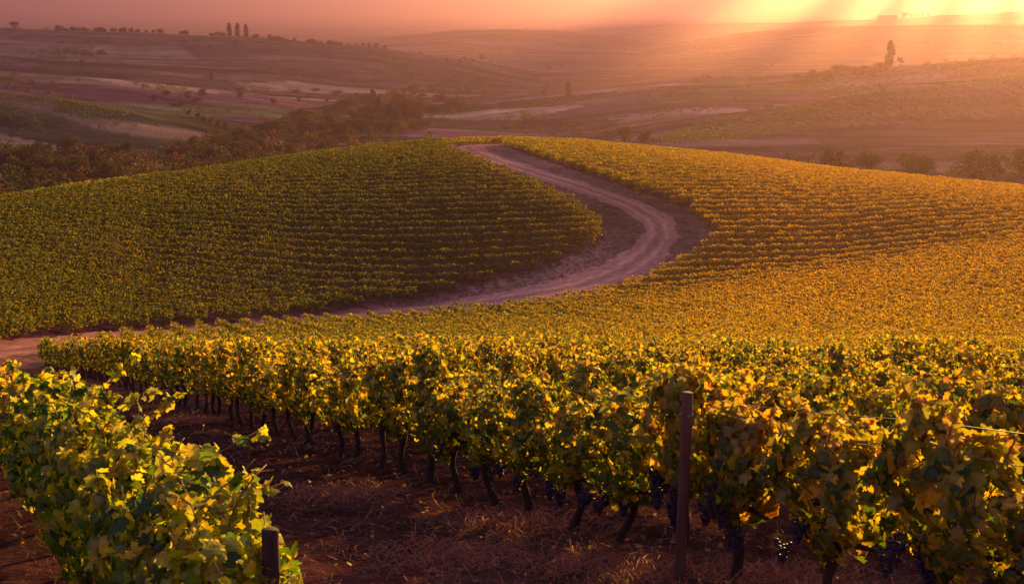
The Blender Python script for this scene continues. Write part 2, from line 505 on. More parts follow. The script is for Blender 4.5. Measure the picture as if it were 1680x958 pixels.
def leaves(P, Nrm, Tip, S, C, outline, rng, fold=0.42, curl=0.38):
    """P positions, Nrm facing, Tip hanging direction, S size, C colour"""
    n = len(P)
    Nrm = unit(Nrm)
    T = unit(Tip - (Tip * Nrm).sum(1, keepdims=True) * Nrm)
    B = np.cross(Nrm, T)
    k = len(outline)
    fo, cu = rng.uniform(.2, 1.4, n) * fold, rng.uniform(-.3, 1.4, n) * curl
    wob = 1 + (.10 if k < 20 else .05) * rng.standard_normal((n, k))
    b, t = outline[None, :, 0] * wob, outline[None, :, 1] * wob
    h = -fo[:, None] * np.abs(b) - cu[:, None] * t * t + .05 * rng.standard_normal((n, k))
    V = P[:, None] + S[:, None, None] * (b[..., None] * B[:, None] + t[..., None] * T[:, None] + h[..., None] * Nrm[:, None])
    if k == 4:
        F = np.arange(n * 4).reshape(n, 4)
        return V.reshape(-1, 3), F, np.repeat(C, 4, 0)
    ctr = P[:, None] + S[:, None, None] * .15 * T[:, None]
    V = np.concatenate([ctr, V], 1)
    base = np.arange(n)[:, None, None] * (k + 1)
    j = np.arange(k)
    f = np.stack([np.zeros(k, int), 1 + j, 1 + (j + 1) % k], 1)
    K = np.repeat(C[:, None], k + 1, 1) * rng.uniform(.85, 1.12, (n, k + 1, 1))
    K[:, 0] *= 1.3
    rad = np.hypot(outline[:, 0], outline[:, 1] - .18); K[:, 1:] *= (.74 + .42 * (rad - rad.min()) / (np.ptp(rad) + 1e-6))[None, :, None]   # paler along the veins
    dry = rng.random(n) < .09                                # browned leaf edges
    K[dry, 1:] = K[dry, 1:] * .45 + np.array([.16, .075, .02]) * .55
    return V.reshape(-1, 3), (base + f[None]).reshape(-1, 3), K.reshape(-1, 3)

GREENS = np.array([[.040, .080, .010], [.065, .110, .012], [.11, .145, .014]])
GOLDS = np.array([[.21, .205, .016], [.32, .275, .02], [.40, .27, .02]])
RUSTS = np.array([[.30, .17, .02], [.24, .12, .02]])

def leaf_colors(n, rng, gold=0.35, rust=0.03, edge=None):
    r = rng.random(n)
    if edge is not None: r = r - 0.28 * edge
    c = GREENS[rng.integers(0, 3, n)].copy()
    g = r < gold
    c[g] = GOLDS[rng.integers(0, 3, g.sum())]
    q = rng.random(n) < rust
    c[q] = RUSTS[rng.integers(0, 2, q.sum())]
    return c * rng.uniform(.75, 1.25, (n, 1))

def crown_points(n, rng, hl=0.54, hw=0.34, z0=0.70, z1=1.82, lump=1.0):
    """points on and just inside a drooping, lumpy vine crown (row runs along x)"""
    L = rng.uniform(-hl, hl, n)
    ph = rng.uniform(0, 1, 3) * 6.28
    top = z1 + lump * (.10 * np.sin(L * 6 + ph[0]) + .07 * np.sin(L * 13 + ph[1]) - .54 * np.abs(L / hl) ** 2.5)
    bot = z0 + lump * (.18 * np.sin(L * 5 + ph[2]) + .34 * (L / hl) ** 2)
    a = rng.uniform(-np.pi * .92, np.pi * .92, n)           # 0 = up, +-pi = down
    shell = 1.04 - .5 * rng.random(n) ** 1.7
    c, s = np.cos(a), np.sin(a)
    e = 0.75
    yy = np.sign(s) * np.abs(s) ** e * hw * (1 + .18 * np.sin(L * 8 + ph[1])) * shell
    zz = (top + bot) / 2 + np.sign(c) * np.abs(c) ** e * (top - bot) / 2 * shell
    yy = yy * (1.08 - .18 * (zz - z0) / (z1 - z0))
    P = np.stack([L, yy, zz], 1)
    O = np.stack([.25 * L / hl, s / hw * .45, c * .8], 1)
    return P, unit(O), c

def foliage_mesh(seed, n, outline, size, gold, rust, shoots=7, canes=True, lime=False, **kw):
    rng = np.random.default_rng(seed)
    ac = Acc()
    P, O, c = crown_points(n, rng, **kw)
    up = np.clip(c, 0, 1)
    Nrm = O * np.array([1, 1, .7]) + .5 * rng.standard_normal((n, 3)) * np.array([1, 1, .7])
    Tip = np.array([0, 0, -1.0]) + .55 * rng.standard_normal((n, 3)) + .35 * O
    S = size * rng.uniform(.6, 1.25, n)
    ac.add(*leaves(P, Nrm, Tip, S, leaf_colors(n, rng, gold, rust, up), outline, rng))
    z1 = kw.get('z1', 1.82); hl = kw.get('hl', .62); hw = kw.get('hw', .36)
    for _ in range(shoots):                                  # young shoots that stand out of the crown
        p0 = np.array([rng.uniform(-hl, hl), rng.uniform(-.6, .6) * hw, z1 - rng.uniform(.1, .5)])
        d = np.array([rng.normal(0, .35), rng.normal(0, .45), 1.0])
        ln = rng.uniform(.25, .7)
        t = np.linspace(0, 1, 6)[:, None]
        path = p0 + ln * (t * d + t * t * np.array([rng.normal(0, .3), rng.normal(0, .3), -.45]))
        if canes:
            V, F = tube(path, np.linspace(.008, .004, 6), 5)
            ac.add(V, F, (.28, .15, .06))
        k = max(4, int(ln / (size * .42)))
        tt = rng.uniform(.15, 1.0, k)
        Q = np.stack([np.interp(tt, t[:, 0], path[:, i]) for i in range(3)], 1) + .018 * rng.standard_normal((k, 3))
        ac.add(*leaves(Q, rng.standard_normal((k, 3)) + np.array([0, 0, .4]), np.array([0, 0, -.7]) + .7 * rng.standard_normal((k, 3)),
                       size * rng.uniform(.45, .95, k), leaf_colors(k, rng, gold + .35, rust), outline, rng))
    if lime: ac.C = [c * np.array([.92, 1.18, .95]) for c in ac.C]
    return ac.mesh('foliage', M_LEAF)

def trunk_mesh(seed, n=8, lod=0):
    rng = np.random.default_rng(seed)
    ac = Acc()
    h = rng.uniform(.72, .86)
    k = 9
    t = np.linspace(0, 1, k)
    lean = rng.normal(0, .06, 2)
    path = np.stack([lean[0] * np.sin(t * 2.2) + .03 * np.sin(t * 7 + seed), lean[1] * t + .025 * np.cos(t * 6 + seed), -.06 + (h + .06) * t], 1)
    rad = np.interp(t, [0, .12, .5, .9, 1], [.075, .052, .042, .052, .058]) * rng.uniform(.85, 1.15)
    dark = np.array([.045, .026, .02])
    V, F = tube(path, rad, n, .12, rng)
    ac.add(V, F, dark)
    for s in (-1, 1):                                        # arms along the wire
        tt = np.linspace(0, 1, 6)
        arm = path[-1] + np.stack([s * .52 * tt, .03 * np.sin(tt * 5), .10 * np.sin(tt * 1.8) - .02], 1)
        V, F = tube(arm, np.linspace(.042, .018, 6), 6, .1, rng)
        ac.add(V, F, dark * 1.1)
    if lod == 0:
        for _ in range(5):                                   # hanging and rising canes
            p = path[-1] + np.array([rng.uniform(-.5, .5), 0, .05])
            tt = np.linspace(0, 1, 6)[:, None]
            c = p + tt * np.array([rng.normal(0, .2), rng.normal(0, .2), .7]) + tt * tt * np.array([0, rng.normal(0, .3), -.1])
            V, F = tube(c, np.linspace(.009, .004, 6), 4)
            ac.add(V, F, (.12, .06, .03))
    return ac.mesh('trunk', M_BARK, True)

def grape_mesh(seed):
    rng = np.random.default_rng(seed)
    ac = Acc()
    # small sphere
    nb = 60
    th = np.linspace(0, np.pi, 5)[1:-1]
    ring = np.array([(np.sin(a) * np.cos(b), np.sin(a) * np.sin(b), np.cos(a)) for a in th for b in np.arange(7) * 2 * np.pi / 7])
    SV = np.vstack([[0, 0, 1], ring, [0, 0, -1]])
    SF = []
    for j in range(7):
        SF.append((0, 1 + j, 1 + (j + 1) % 7))
        for i in range(2):
            a, b = 1 + i * 7 + j, 1 + i * 7 + (j + 1) % 7
            SF += [(a, a + 7, b + 7), (a, b + 7, b)]
        SF.append((22, 15 + (j + 1) % 7, 15 + j))
    SF = np.array(SF)
    for i in range(nb):
        t = rng.random()
        w = .040 * (1 - t) ** .7 + .006
        a = rng.random() * 6.28
        q = np.array([w * np.cos(a), w * np.sin(a), -.17 * t]) * rng.uniform(.8, 1)
        ac.add(SV * .012 * rng.uniform(.85, 1.1) + q, SF, np.array([.034, .016, .038]) * rng.uniform(.7, 1.5))
    V, F = tube(np.array([(0, 0, .07), (.004, 0, .03), (0, 0, -.02)]), np.array([.004, .003, .003]), 5)
    ac.add(V, F, (.10, .07, .03))
    return ac.mesh('grape_bunch', M_GRAPE, True)

HI = [foliage_mesh(100 + i, 900, OUT_HI, .078, .30 + .05 * (i % 3), .012, 9, hl=.47, z1=1.74 + .05 * (i % 4)) for i in range(6)]
HI_GOLD = [foliage_mesh(150 + i, 900, OUT_NEAR, .086, .60, .003, 9, z0=.66, hw=.33, hl=.48, z1=1.70 + .07 * (i % 3)) for i in range(4)]
MID = [foliage_mesh(200 + i, 700, OUT_LO, .082, .36 + .05 * (i % 3), .012, 6, hl=.49) for i in range(6)]
LOW = [foliage_mesh(250 + i, 480, OUT_LO, .098, .36, .012, 5, False) for i in range(5)]
LEFT_HI = [foliage_mesh(300 + i, 1050, OUT_NEAR, .084, 0.42, .004, 14, hw=.38, lime=True, z0=.30, z1=1.70) for i in range(5)]
LEFT_END = foliage_mesh(399, 950, OUT_NEAR, .090, 0.55, .004, 20, hw=.38, lime=True, z0=.15, z1=1.55, hl=.66)
TRUNK = [trunk_mesh(400 + i) for i in range(7)]
TRUNK_LOW = [trunk_mesh(450 + i, 5, 1) for i in range(5)]
GRAPES = [grape_mesh(480 + i) for i in range(3)]

# ------------------------------------------------------------------ vine rows
ROW_DIR = np.array([-0.44, 0.898]); ROW_DIR /= np.linalg.norm(ROW_DIR)
ROW_N = np.array([ROW_DIR[1], -ROW_DIR[0]])             # towards the right-hand rows
ROW_A0 = np.array([2.15, 10.30])                        # a point of the front row
VSP, RSP = 1.1, 2.45
ROT_A = math.atan2(ROW_DIR[1], ROW_DIR[0])

ONES = 'zeroth first second third fourth fifth sixth seventh eighth ninth tenth eleventh twelfth thirteenth fourteenth fifteenth sixteenth seventeenth eighteenth nineteenth'.split()
TENS = {2: 'twent', 3: 'thirt', 4: 'fort', 5: 'fift', 6: 'sixt', 7: 'sevent', 8: 'eight', 9: 'ninet'}
def ordinal(n):
    if n < 20: return ONES[n]
    t, o = divmod(n, 10)
    return TENS[t] + 'ieth' if o == 0 else TENS[t] + 'y ' + ONES[o]

vr = np.random.default_rng(21)
def make_vine(x, y, fol, trunk, rot, label, group, grapes=0, scale=1.0, side=1):
    root = link('grape_vine', None, None, (x, y, float(height(x, y))), rot)
    root.empty_display_size = .3
    root.scale = (1, 1, scale)
    tag(root, label, 'grape vine', group)
    link('foliage', fol, root)
    link('trunk', trunk, root)
    for g in range(grapes):
        sgn = side * (-1 if vr.random() < .15 else 1)    # mostly the open side of the row
        link('grape_bunch', GRAPES[g % 3], root, (vr.uniform(-.30, .30), sgn * vr.uniform(.12, .38), vr.uniform(.62, .98)), vr.uniform(0, 6)).scale = (1.5, 1.5, 1.25)
    return root

# candidate positions of the near block
cand = []
for k in range(0, 70):
    o = ROW_A0 + ROW_N * RSP * k
    off = vr.uniform(0, VSP)
    s = np.arange(-40, 200) * VSP + (0 if k == 0 else off)
    P = o[None] + s[:, None] * ROW_DIR[None]
    P = P + vr.normal(0, .05, P.shape)
    for i, p in zip(range(-40, 200), P):
        cand.append((k, i, p[0], p[1]))
cand = np.array(cand)
cz = height(cand[:, 2], cand[:, 3])
px, py, D = project(cand[:, 2], cand[:, 3], cz)
ptx, pty, _ = project(cand[:, 2], cand[:, 3], cz + 1.9)
ok = (cand[:, 3] > 3.0) & (D > 2) & (px > -260) & (px < 1980) & (cand[:, 3] < 128) & in_poly(px, py, RIGHT_EDGE) & (pty < 1030)
# the track side of the block
ok &= dist_road(cand[:, 2], cand[:, 3]) > 2.5
NEAR = cand[ok]; ND = D[ok]; NPX = px[ok]
inview = (NPX > -60) & (NPX < 1740)
isA = (NEAR[:, 0] == 0) & inview
rank = np.where(isA, -1, np.where(inview, ND, 1e6))
order = np.argsort(rank)
N_IND = 282
ind = np.zeros(len(NEAR), bool); ind[order[:N_IND]] = True

# post of the front row, seen at column 1110
POST_X, POST_Y = pix(1112, 955, 11.15)[0], pix(1112, 955, 11.15)[1]
sA = ((np.array([POST_X, POST_Y]) - ROW_A0) @ ROW_DIR)
A_left = sorted([i for i in np.where(ind & (NEAR[:, 0] == 0))[0] if NEAR[i, 1] * VSP > sA], key=lambda i: NEAR[i, 1])
A_right = sorted([i for i in np.where(ind & (NEAR[:, 0] == 0))[0] if NEAR[i, 1] * VSP <= sA], key=lambda i: -NEAR[i, 1])
labels = {}
for n, i in enumerate(A_left):
    labels[i] = 'front row grape vine, %s one to the left of the tall leaning post' % ordinal(n + 1)
for n, i in enumerate(A_right):
    labels[i] = 'large golden front row grape vine, %s one right of the tall leaning post' % ordinal(n + 1)
for i in np.where(ind)[0]:
    k, j, x, y = NEAR[i]
    k = int(k); d = ND[i]
    if k == 0:
        lab, grp = labels[i], 'vines of the front row'
    else:
        lab, grp = 'golden green grape vine in the %s row behind the front row' % ordinal(k), 'vines of the %s row behind the front row' % ordinal(k)
    golden = NPX[i] > 1080 or vr.random() < .12
    if d < 15.5: fol = (HI_GOLD if golden else HI)[vr.integers(0, 4)]
    elif d < 27: fol = (HI if k == 0 and d < 20 else MID)[vr.integers(0, 6)]
    else: fol = LOW[vr.integers(0, 5)] if d > 34 else MID[vr.integers(0, 6)]
    tr = TRUNK[vr.integers(0, 7)] if k == 0 and d < 40 else TRUNK_LOW[vr.integers(0, 5)]
    flip = vr.random() < .5
    make_vine(x, y, fol, tr, ROT_A + (math.pi if flip else 0), lab, grp, (7 if NPX[i] > 950 else 3) if (k == 0 and d < 18) else 0, vr.uniform(.80, 1.14) * (.88 if NPX[i] > 1150 and d < 24 else 1.0), -1 if flip else 1)
REST = NEAR[~ind]

# row on the left, ending at its own post
B_END = np.array([pix(436, 870, 6.1)[0], pix(436, 870, 6.1)[1]])
for n in range(17):
    p = B_END + ROW_DIR * (n * VSP + .50) - ROW_N * (.06 + .045 * n) + vr.normal(0, .03, 2)
    lab = 'yellow green grape vine at the near end of the left foreground row' if n == 0 else 'grape vine in left foreground row, %s from its end post' % ordinal(n + 1)
    d = p[1]
    fol = LEFT_END if n == 0 else LEFT_HI[n % 5] if n < 8 else MID[n % 6]
    make_vine(p[0], p[1], fol, TRUNK[n % 7], ROT_A + (math.pi if n % 2 else 0), lab, 'vines of the left foreground row', 0, [.84, .86, .95, .90, 1.0, .95, 1.02, .94][min(n, 7)])

def low_shoot():
    rng = np.random.default_rng(88)
    ac = Acc()
    for i in range(7):
        t = np.linspace(0, 1, 7)[:, None]
        d = np.array([rng.uniform(-.25, .55), rng.uniform(-.3, .2), 0]); 
        path = t * d + np.array([0, 0, 1.0]) * (np.sin(t * 2.6) * rng.uniform(.25, .48)) + t * t * np.array([0, 0, .05])
        V, F = tube(path, np.linspace(.006, .003, 7), 4); ac.add(V, F, (.16, .09, .04))
        tt = rng.uniform(.2, 1, 11)
        Q = np.stack([np.interp(tt, t[:, 0], path[:, j]) for j in range(3)], 1) + .04 * rng.standard_normal((11, 3))
        ac.add(*leaves(Q, rng.standard_normal((11, 3)) + np.array([0, -.5, .6]), rng.standard_normal((11, 3)) * .6 + np.array([0, 0, -.6]), rng.uniform(.05, .10, 11), leaf_colors(11, rng, .75, .03), OUT_HI, rng))
    X, Y = float(pix(490, 985, 5.7)[0]), float(pix(490, 985, 5.7)[1])
    tag(link('vine_shoot', ac.mesh('vine_shoot', M_LEAF), None, (X, Y, float(height(X, Y)))), 'low yellow vine shoot sprawling at the foot of the left end post', 'vine shoot')
low_shoot()

# ------------------------------------------------------------------ all farther vines as one mass
def field_rows(direction, spacing, x0, x1, y0, y1, vsp=1.1):
    d = np.array(direction, float); d /= np.linalg.norm(d)
    n = np.array([-d[1], d[0]])
    c = np.array([(x0 + x1) / 2, (y0 + y1) / 2])
    rad = math.hypot(x1 - x0, y1 - y0) / 2
    ks, js = np.arange(-int(rad / spacing), int(rad / spacing) + 1), np.arange(-int(rad / vsp), int(rad / vsp) + 1)
    K, J = np.meshgrid(ks, js, indexing='ij')
    P = c + K[..., None] * spacing * n + J[..., None] * vsp * d
    P = P.reshape(-1, 2) + RNG.normal(0, .07, (K.size, 2))
    P = P[(P[:, 0] > x0) & (P[:, 0] < x1) & (P[:, 1] > y0) & (P[:, 1] < y1)]
    return P, math.atan2(d[1], d[0])

field = []   # (P, angle)
field.append((REST[:, 2:4], np.full(len(REST), ROT_A)))
def pick(P, ang, poly, extra=None):
    z = height(P[:, 0], P[:, 1])
    a, b, d = project(P[:, 0], P[:, 1], z)
    k = in_poly(a, b, poly) & (a > -330) & (a < 2010) & (dist_road(P[:, 0], P[:, 1]) > np.where(P[:, 1] < 128, 2.4, 3.8))
    if extra is not None: k &= extra(P, a, b, d)
    field.append((P[k], np.full(k.sum(), ang)))
P, a = field_rows((.95, .31), 2.7, -90, 40, 70, 262)
pick(P, a, LEFT_BLOCK)
P, a = field_rows((.975, .22), 2.7, -60, 140, 128, 262)
pick(P, a, RIGHT_EDGE)
P, a = field_rows((1, .05), 2.4, -40, 20, 215, 262)
pick(P, a, CREST_STRIP)
# rows that go over the crest, so that its skyline is made of vines
def over(P, a, b, d):
    yc = np.interp(P[:, 0] / P[:, 1], CREST[0], CREST[1])
    return (P[:, 1] < yc + 14)
BIG = [(-3000, -3000), (6000, -3000), (6000, 6000), (-3000, 6000)]
P, a = field_rows((.95, .31), 2.7, -110, 160, 120, 275)
yc = np.interp(P[:, 0] / P[:, 1], CREST[0], CREST[1])
k = (P[:, 1] > yc - 1.5) & (P[:, 1] < yc + 7) & (np.abs(P[:, 0] / P[:, 1]) < .62) & (dist_road(P[:, 0], P[:, 1]) > 4.0)
field.append((P[k], np.full(k.sum(), a)))

# hills of vines farther away
FAR_HILLS = []
def far_rows(poly, direction, spacing, x0, x1, y0, y1, vsp):
    P, a = field_rows(direction, spacing, x0, x1, y0, y1, vsp)
    z = height(P[:, 0], P[:, 1])
    px_, py_, d_ = project(P[:, 0], P[:, 1], z)
    k = in_poly(px_, py_, poly)
    FAR_HILLS.append((P[k], np.full(k.sum(), a)))
far_rows([(1066, 236), (1150, 200), (1300, 177), (1450, 150), (1560, 137), (1760, 118), (1760, 184), (1500, 200), (1300, 216), (1120, 240)], (-.25, .97), 7.5, 40, 330, 470, 680, 1.3)
far_rows([(-60, 152), (0, 152), (100, 165), (220, 184), (215, 192), (-60, 196)], (.9, .3), 4.5, -330, -170, 540, 680, 2.0)
far_rows([(1300, 128), (1460, 112), (1740, 92), (1740, 118), (1560, 133), (1430, 150), (1300, 172), (1240, 170)], (.6, .8), 8.0, 170, 480, 760, 960, 2.6)

def vine_mass():
    rng = np.random.default_rng(77)
    Vs, Fs, Cs, base = [], [], [], 0
    P = np.vstack([f[0] for f in field]); A = np.concatenate([f[1] for f in field])
    Z = height(P[:, 0], P[:, 1])
    a, b, D = project(P[:, 0], P[:, 1], Z)
    # patches of yellower and redder vines
    patch = .5 + .5 * np.sin(P[:, 0] / 11 + 2 * np.sin(P[:, 1] / 17)) * np.sin(P[:, 1] / 13 + 1)
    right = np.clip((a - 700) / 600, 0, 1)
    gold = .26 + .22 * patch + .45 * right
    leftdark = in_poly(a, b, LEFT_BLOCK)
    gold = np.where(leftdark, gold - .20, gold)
    red = np.where((rng.random(len(P)) < .012), .25, .012)
    vig = rng.uniform(.86, 1.1, len(P)) * np.where(D > 120, .86, 1.0)
    for lo, hi, n, size in ((0, 60, 340, .115), (60, 95, 170, .165), (95, 140, 150, .165), (140, 400, 125, .175)):
        idx = np.where((D >= lo) & (D < hi))[0]
        if not len(idx): continue
        k = len(idx)
        L, O, c = crown_points(k * n, rng, hl=.58 if lo < 60 else .70, hw=.33 if lo < 60 else .30, z0=.30, lump=.85 if lo < 60 else .5 if lo < 95 else .22)
        L[:, 2] *= np.repeat(vig[idx], n)
        ca, sa = np.repeat(np.cos(A[idx]), n), np.repeat(np.sin(A[idx]), n)
        def rot(Q): return np.stack([Q[:, 0] * ca - Q[:, 1] * sa, Q[:, 0] * sa + Q[:, 1] * ca, Q[:, 2]], 1)
        W = rot(L) + np.repeat(np.stack([P[idx, 0], P[idx, 1], Z[idx]], 1), n, 0)
        Nn = rot(O) + .55 * rng.standard_normal((k * n, 3))
        Tip = np.array([0, 0, -1.0]) + .6 * rng.standard_normal((k * n, 3))
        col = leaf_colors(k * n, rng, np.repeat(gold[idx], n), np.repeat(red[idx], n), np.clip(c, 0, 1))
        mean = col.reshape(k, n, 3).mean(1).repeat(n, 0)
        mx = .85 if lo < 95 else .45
        col = (col * mx + mean * (1 - mx)) * np.where(np.repeat(leftdark[idx], n), .66, 1.0)[:, None] * (1 + np.repeat(right[idx] * np.clip((D[idx] - 70) / 90, 0, 1), n)[:, None] * np.array([.22, -.02, -.1]))  # left block's leaf colour darkened to carry the hillside's shade
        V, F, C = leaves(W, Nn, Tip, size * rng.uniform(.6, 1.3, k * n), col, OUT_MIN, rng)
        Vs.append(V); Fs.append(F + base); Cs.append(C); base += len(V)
    # hedgerow-like far hills
    P = np.vstack([f[0] for f in FAR_HILLS]); A = np.concatenate([f[1] for f in FAR_HILLS])
    Z = height(P[:, 0], P[:, 1])
    n = 14; k = len(P)
    off = rng.uniform(-1, 1, (k * n, 3)) * np.array([.9, .45, .7]) + np.array([0, 0, .8])
    ca, sa = np.repeat(np.cos(A), n), np.repeat(np.sin(A), n)
    W = np.stack([off[:, 0] * ca - off[:, 1] * sa, off[:, 0] * sa + off[:, 1] * ca, off[:, 2]], 1) + np.repeat(np.stack([P[:, 0], P[:, 1], Z], 1), n, 0)
    col = leaf_colors(k * n, rng, .10, .01)
    V, F, C = leaves(W, rng.standard_normal((k * n, 3)) + np.array([0, 0, .5]), rng.standard_normal((k * n, 3)) + np.array([0, 0, -1]), rng.uniform(.28, .55, k * n), col * .6, OUT_MIN, rng)
    Vs.append(V); Fs.append(F + base); Cs.append(C)

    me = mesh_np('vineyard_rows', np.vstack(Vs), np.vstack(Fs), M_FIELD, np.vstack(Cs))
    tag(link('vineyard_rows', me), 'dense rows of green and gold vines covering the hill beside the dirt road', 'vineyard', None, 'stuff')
vine_mass()

# ------------------------------------------------------------------ posts and wires
def post_mesh(h, r, seed, col=(.13, .055, .038)):
    rng = np.random.default_rng(seed)
    ac = Acc()
    t = np.linspace(0, 1, 10)
    path = np.stack([.012 * np.sin(t * 3 + seed), .01 * np.cos(t * 2.5), -.15 + (h + .15) * t], 1)
    V, F = tube(path, r * (1.05 - .1 * t), 12, .03, rng)
    ac.add(V, F, col)
    return ac.mesh('post', M_WOOD, True)

def ring_mesh(r, z):
    an = np.linspace(0, 2 * np.pi, 17)
    ac = Acc()
    for dz in (0, .012):
        V, F = tube(np.stack([np.cos(an) * r, np.sin(an) * r, z + dz + .006 * np.sin(an)], 1), np.full(17, .0035), 5)
        ac.add(V, F, (.30, .27, .25))
    return ac.mesh('wire_tie', M_METAL, True)

def post(x, y, h, r, label, seed, tilt=(0, 0), tie=None, group=None, col=(.13, .055, .038)):
    o = link('wooden_post', post_mesh(h, r, seed, col), None, (x, y, float(height(x, y))))
    o.rotation_euler = (tilt[0], tilt[1], 0)
    tag(o, label, 'post', group)
    if tie: link('wire_tie', ring_mesh(r * 1.03, tie), o)
    return o
post(POST_X, POST_Y, 1.80, .050, 'tall reddish brown wooden post standing in front of the front vine row', 1, (0, R(1.2)), 1.6)
post(B_END[0], B_END[1], 1.36, .046, 'dark wooden end post of the left foreground row, half hidden by leaves', 2, (R(-2), R(1)), 1.05, None, (.05, .024, .018))
for n, (a, b) in enumerate([(642, 505), (719, 489), (857, 454), (966, 416)]):
    X, Y, Z = raycast([a], [b], 60, 300)
    post(X[0], Y[0], 1.75, .07, 'pale thin post at the road edge of left hillside vines, %s from the left' % ordinal(n + 1), 10 + n, (0, 0), None, 'row end posts beside the road')

def wire(p0, p1, label):
    t = np.linspace(0, 1, 60)[:, None]
    path = np.array(p0) * (1 - t) + np.array(p1) * t
    z = height(path[:, 0], path[:, 1])
    path[:, 2] = z + path[:, 2]
    V, F = tube(path, np.full(60, .004), 5)
    ac = Acc(); ac.add(V, F, (.10, .07, .055))
    tag(link('trellis_wire', ac.mesh('trellis_wire', M_METAL, True)), label, 'wire')
pA = ROW_A0 - ROW_DIR * 9; qA = ROW_A0 + ROW_DIR * 60
wire((pA[0], pA[1], 1.45), (qA[0], qA[1], 1.45), 'lower thin steel trellis wire running through the front vine row')
wire((pA[0], pA[1], 1.68), (qA[0], qA[1], 1.68), 'upper thin steel trellis wire close to the tops of the front row')
qB = B_END + ROW_DIR * 15
wire((B_END[0], B_END[1], 1.06), (qB[0], qB[1], 1.06), 'thin steel trellis wire running through the left foreground row')

# ------------------------------------------------------------------ litter on the ground of the aisle
def litter():
    rng = np.random.default_rng(9)
    N = 30000
    D = 5 + 55 * rng.random(N) ** 1.9
    x = rng.uniform(-60, 1740, N)
    X = (x - CX) / FPX * D; Y = D * .93
    clump = np.array([pix(835, 850, 14.6)[:2], pix(1000, 930, 11.8)[:2], pix(560, 800, 17)[:2], pix(740, 920, 12.5)[:2], pix(1280, 935, 11.3)[:2], pix(320, 680, 31)[:2]])
    m = N // 5
    w = rng.integers(0, len(clump), m)
    X[:m] = clump[w, 0] + rng.normal(0, .42, m); Y[:m] = clump[w, 1] + rng.normal(0, .42, m)
    Z = height(X, Y)
    ln = rng.uniform(.06, .34, N); an = rng.uniform(0, 2 * np.pi, N)
    rise = np.abs(rng.normal(0, .22, N)); wd = rng.uniform(.0014, .0036, N) * np.clip(D / 14, .7, 2.5)
    d = np.stack([np.cos(an), np.sin(an), rise], 1); s = np.stack([-np.sin(an), np.cos(an), np.zeros(N)], 1)
    p = np.stack([X, Y, Z + .005], 1)
    up = np.array([0, 0, 1.0])
    bend = rng.normal(0, .2, N)[:, None] * s * ln[:, None]
    q0, q1 = p - s * wd[:, None], p + s * wd[:, None]
    mid = p + d * ln[:, None] * .5 + bend + up * .03
    r0, r1 = mid - s * wd[:, None], mid + s * wd[:, None] + up * wd[:, None]
    e = p + d * ln[:, None] * np.array([1, 1, .4])
    V = np.stack([q0, q1, r1, r0, e], 1).reshape(-1, 3)
    i = np.arange(N)[:, None] * 5
    F = np.vstack([i + np.array([[0, 1, 2]]), i + np.array([[0, 2, 3]]), i + np.array([[3, 2, 4]])])
    pal = np.array([[.30, .13, .07], [.24, .10, .06], [.38, .22, .12], [.15, .07, .045], [.20, .17, .06]])
    col = pal[rng.integers(0, 5, N)] * rng.uniform(.6, 1.3, (N, 1))
    col[:m] = np.array([.36, .11, .05]) * rng.uniform(.6, 1.3, (m, 1))
    tag(link('dry_stalks', mesh_np('dry_stalks', V, F, M_LITTER, np.repeat(col, 5, 0))), 'dry reddish stalks and cuttings littering the dark earth between the vine rows', 'dry stalks', None, 'stuff')
    # short green tufts
    N = 9000
    D = 7 + 40 * rng.random(N) ** 1.7; x = rng.uniform(-60, 1740, N)
    X = (x - CX) / FPX * D; Y = D * .93
    keep = np.sin(X * 1.3 + np.sin(Y * .9) * 2) * np.sin(Y * .8 + 1) > .15
    X, Y, D = X[keep], Y[keep], D[keep]; N = len(X)
    Z = height(X, Y); an = rng.uniform(0, 6.28, N); ln = rng.uniform(.05, .16, N)
    s = np.stack([np.cos(an), np.sin(an), 0 * an], 1) * .006
    p = np.stack([X, Y, Z - .005], 1)
    tip = p + np.stack([rng.normal(0, .5, N), rng.normal(0, .5, N), np.ones(N)], 1) * ln[:, None]
    V = np.stack([p - s, p + s, tip], 1).reshape(-1, 3)
    col = np.repeat(np.array([.09, .085, .025]) * rng.uniform(.6, 1.4, (N, 1)), 3, 0)
    xs, ys = rng.uniform(-60, 1200, 26000), rng.uniform(232, 575, 26000)
    X, Y, Z = raycast(xs, ys, 40, 300, 140)
    dr = dist_road(X, Y); a_, b_, _ = project(X, Y, Z)
    patch = np.sin(X * .8 + 2 * np.sin(Y * .4)) * np.sin(Y * .55 + np.sin(X * .6))
    k = (dr > 2.6) & (dr < 16) & ~in_poly(a_, b_, LEFT_BLOCK) & ~in_poly(a_, b_, RIGHT_EDGE) & (rng.random(len(X)) < .35 + .5 * (patch > 0))
    X, Y, Z = X[k], Y[k], Z[k]; m = len(X); q = 5
    P = np.repeat(np.stack([X, Y, Z - .02], 1), q, 0) + rng.normal(0, .14, (m * q, 3)) * np.array([1, 1, 0])
    an = rng.uniform(0, 6.28, m * q); s2 = np.stack([np.cos(an), np.sin(an), 0 * an], 1) * .05
    tip = P + np.stack([rng.normal(0, .4, m * q), rng.normal(0, .4, m * q), np.ones(m * q)], 1) * rng.uniform(.10, .34, (m * q, 1))
    V2 = np.stack([P - s2, P + s2, tip], 1).reshape(-1, 3)
    c2 = np.array([[.11, .09, .03], [.19, .13, .055], [.08, .075, .025]])[rng.integers(0, 3, m)] * rng.uniform(.7, 1.3, (m, 1))
    V = np.vstack([V, V2]); col = np.vstack([col, np.repeat(c2, 3 * q, 0)]); N = len(V) // 3
    tag(link('grass', mesh_np('grass', V, np.arange(3 * N).reshape(N, 3), M_LITTER, col)), 'sparse short grass growing under the vines and along the edges of the dirt road', 'grass', None, 'stuff')
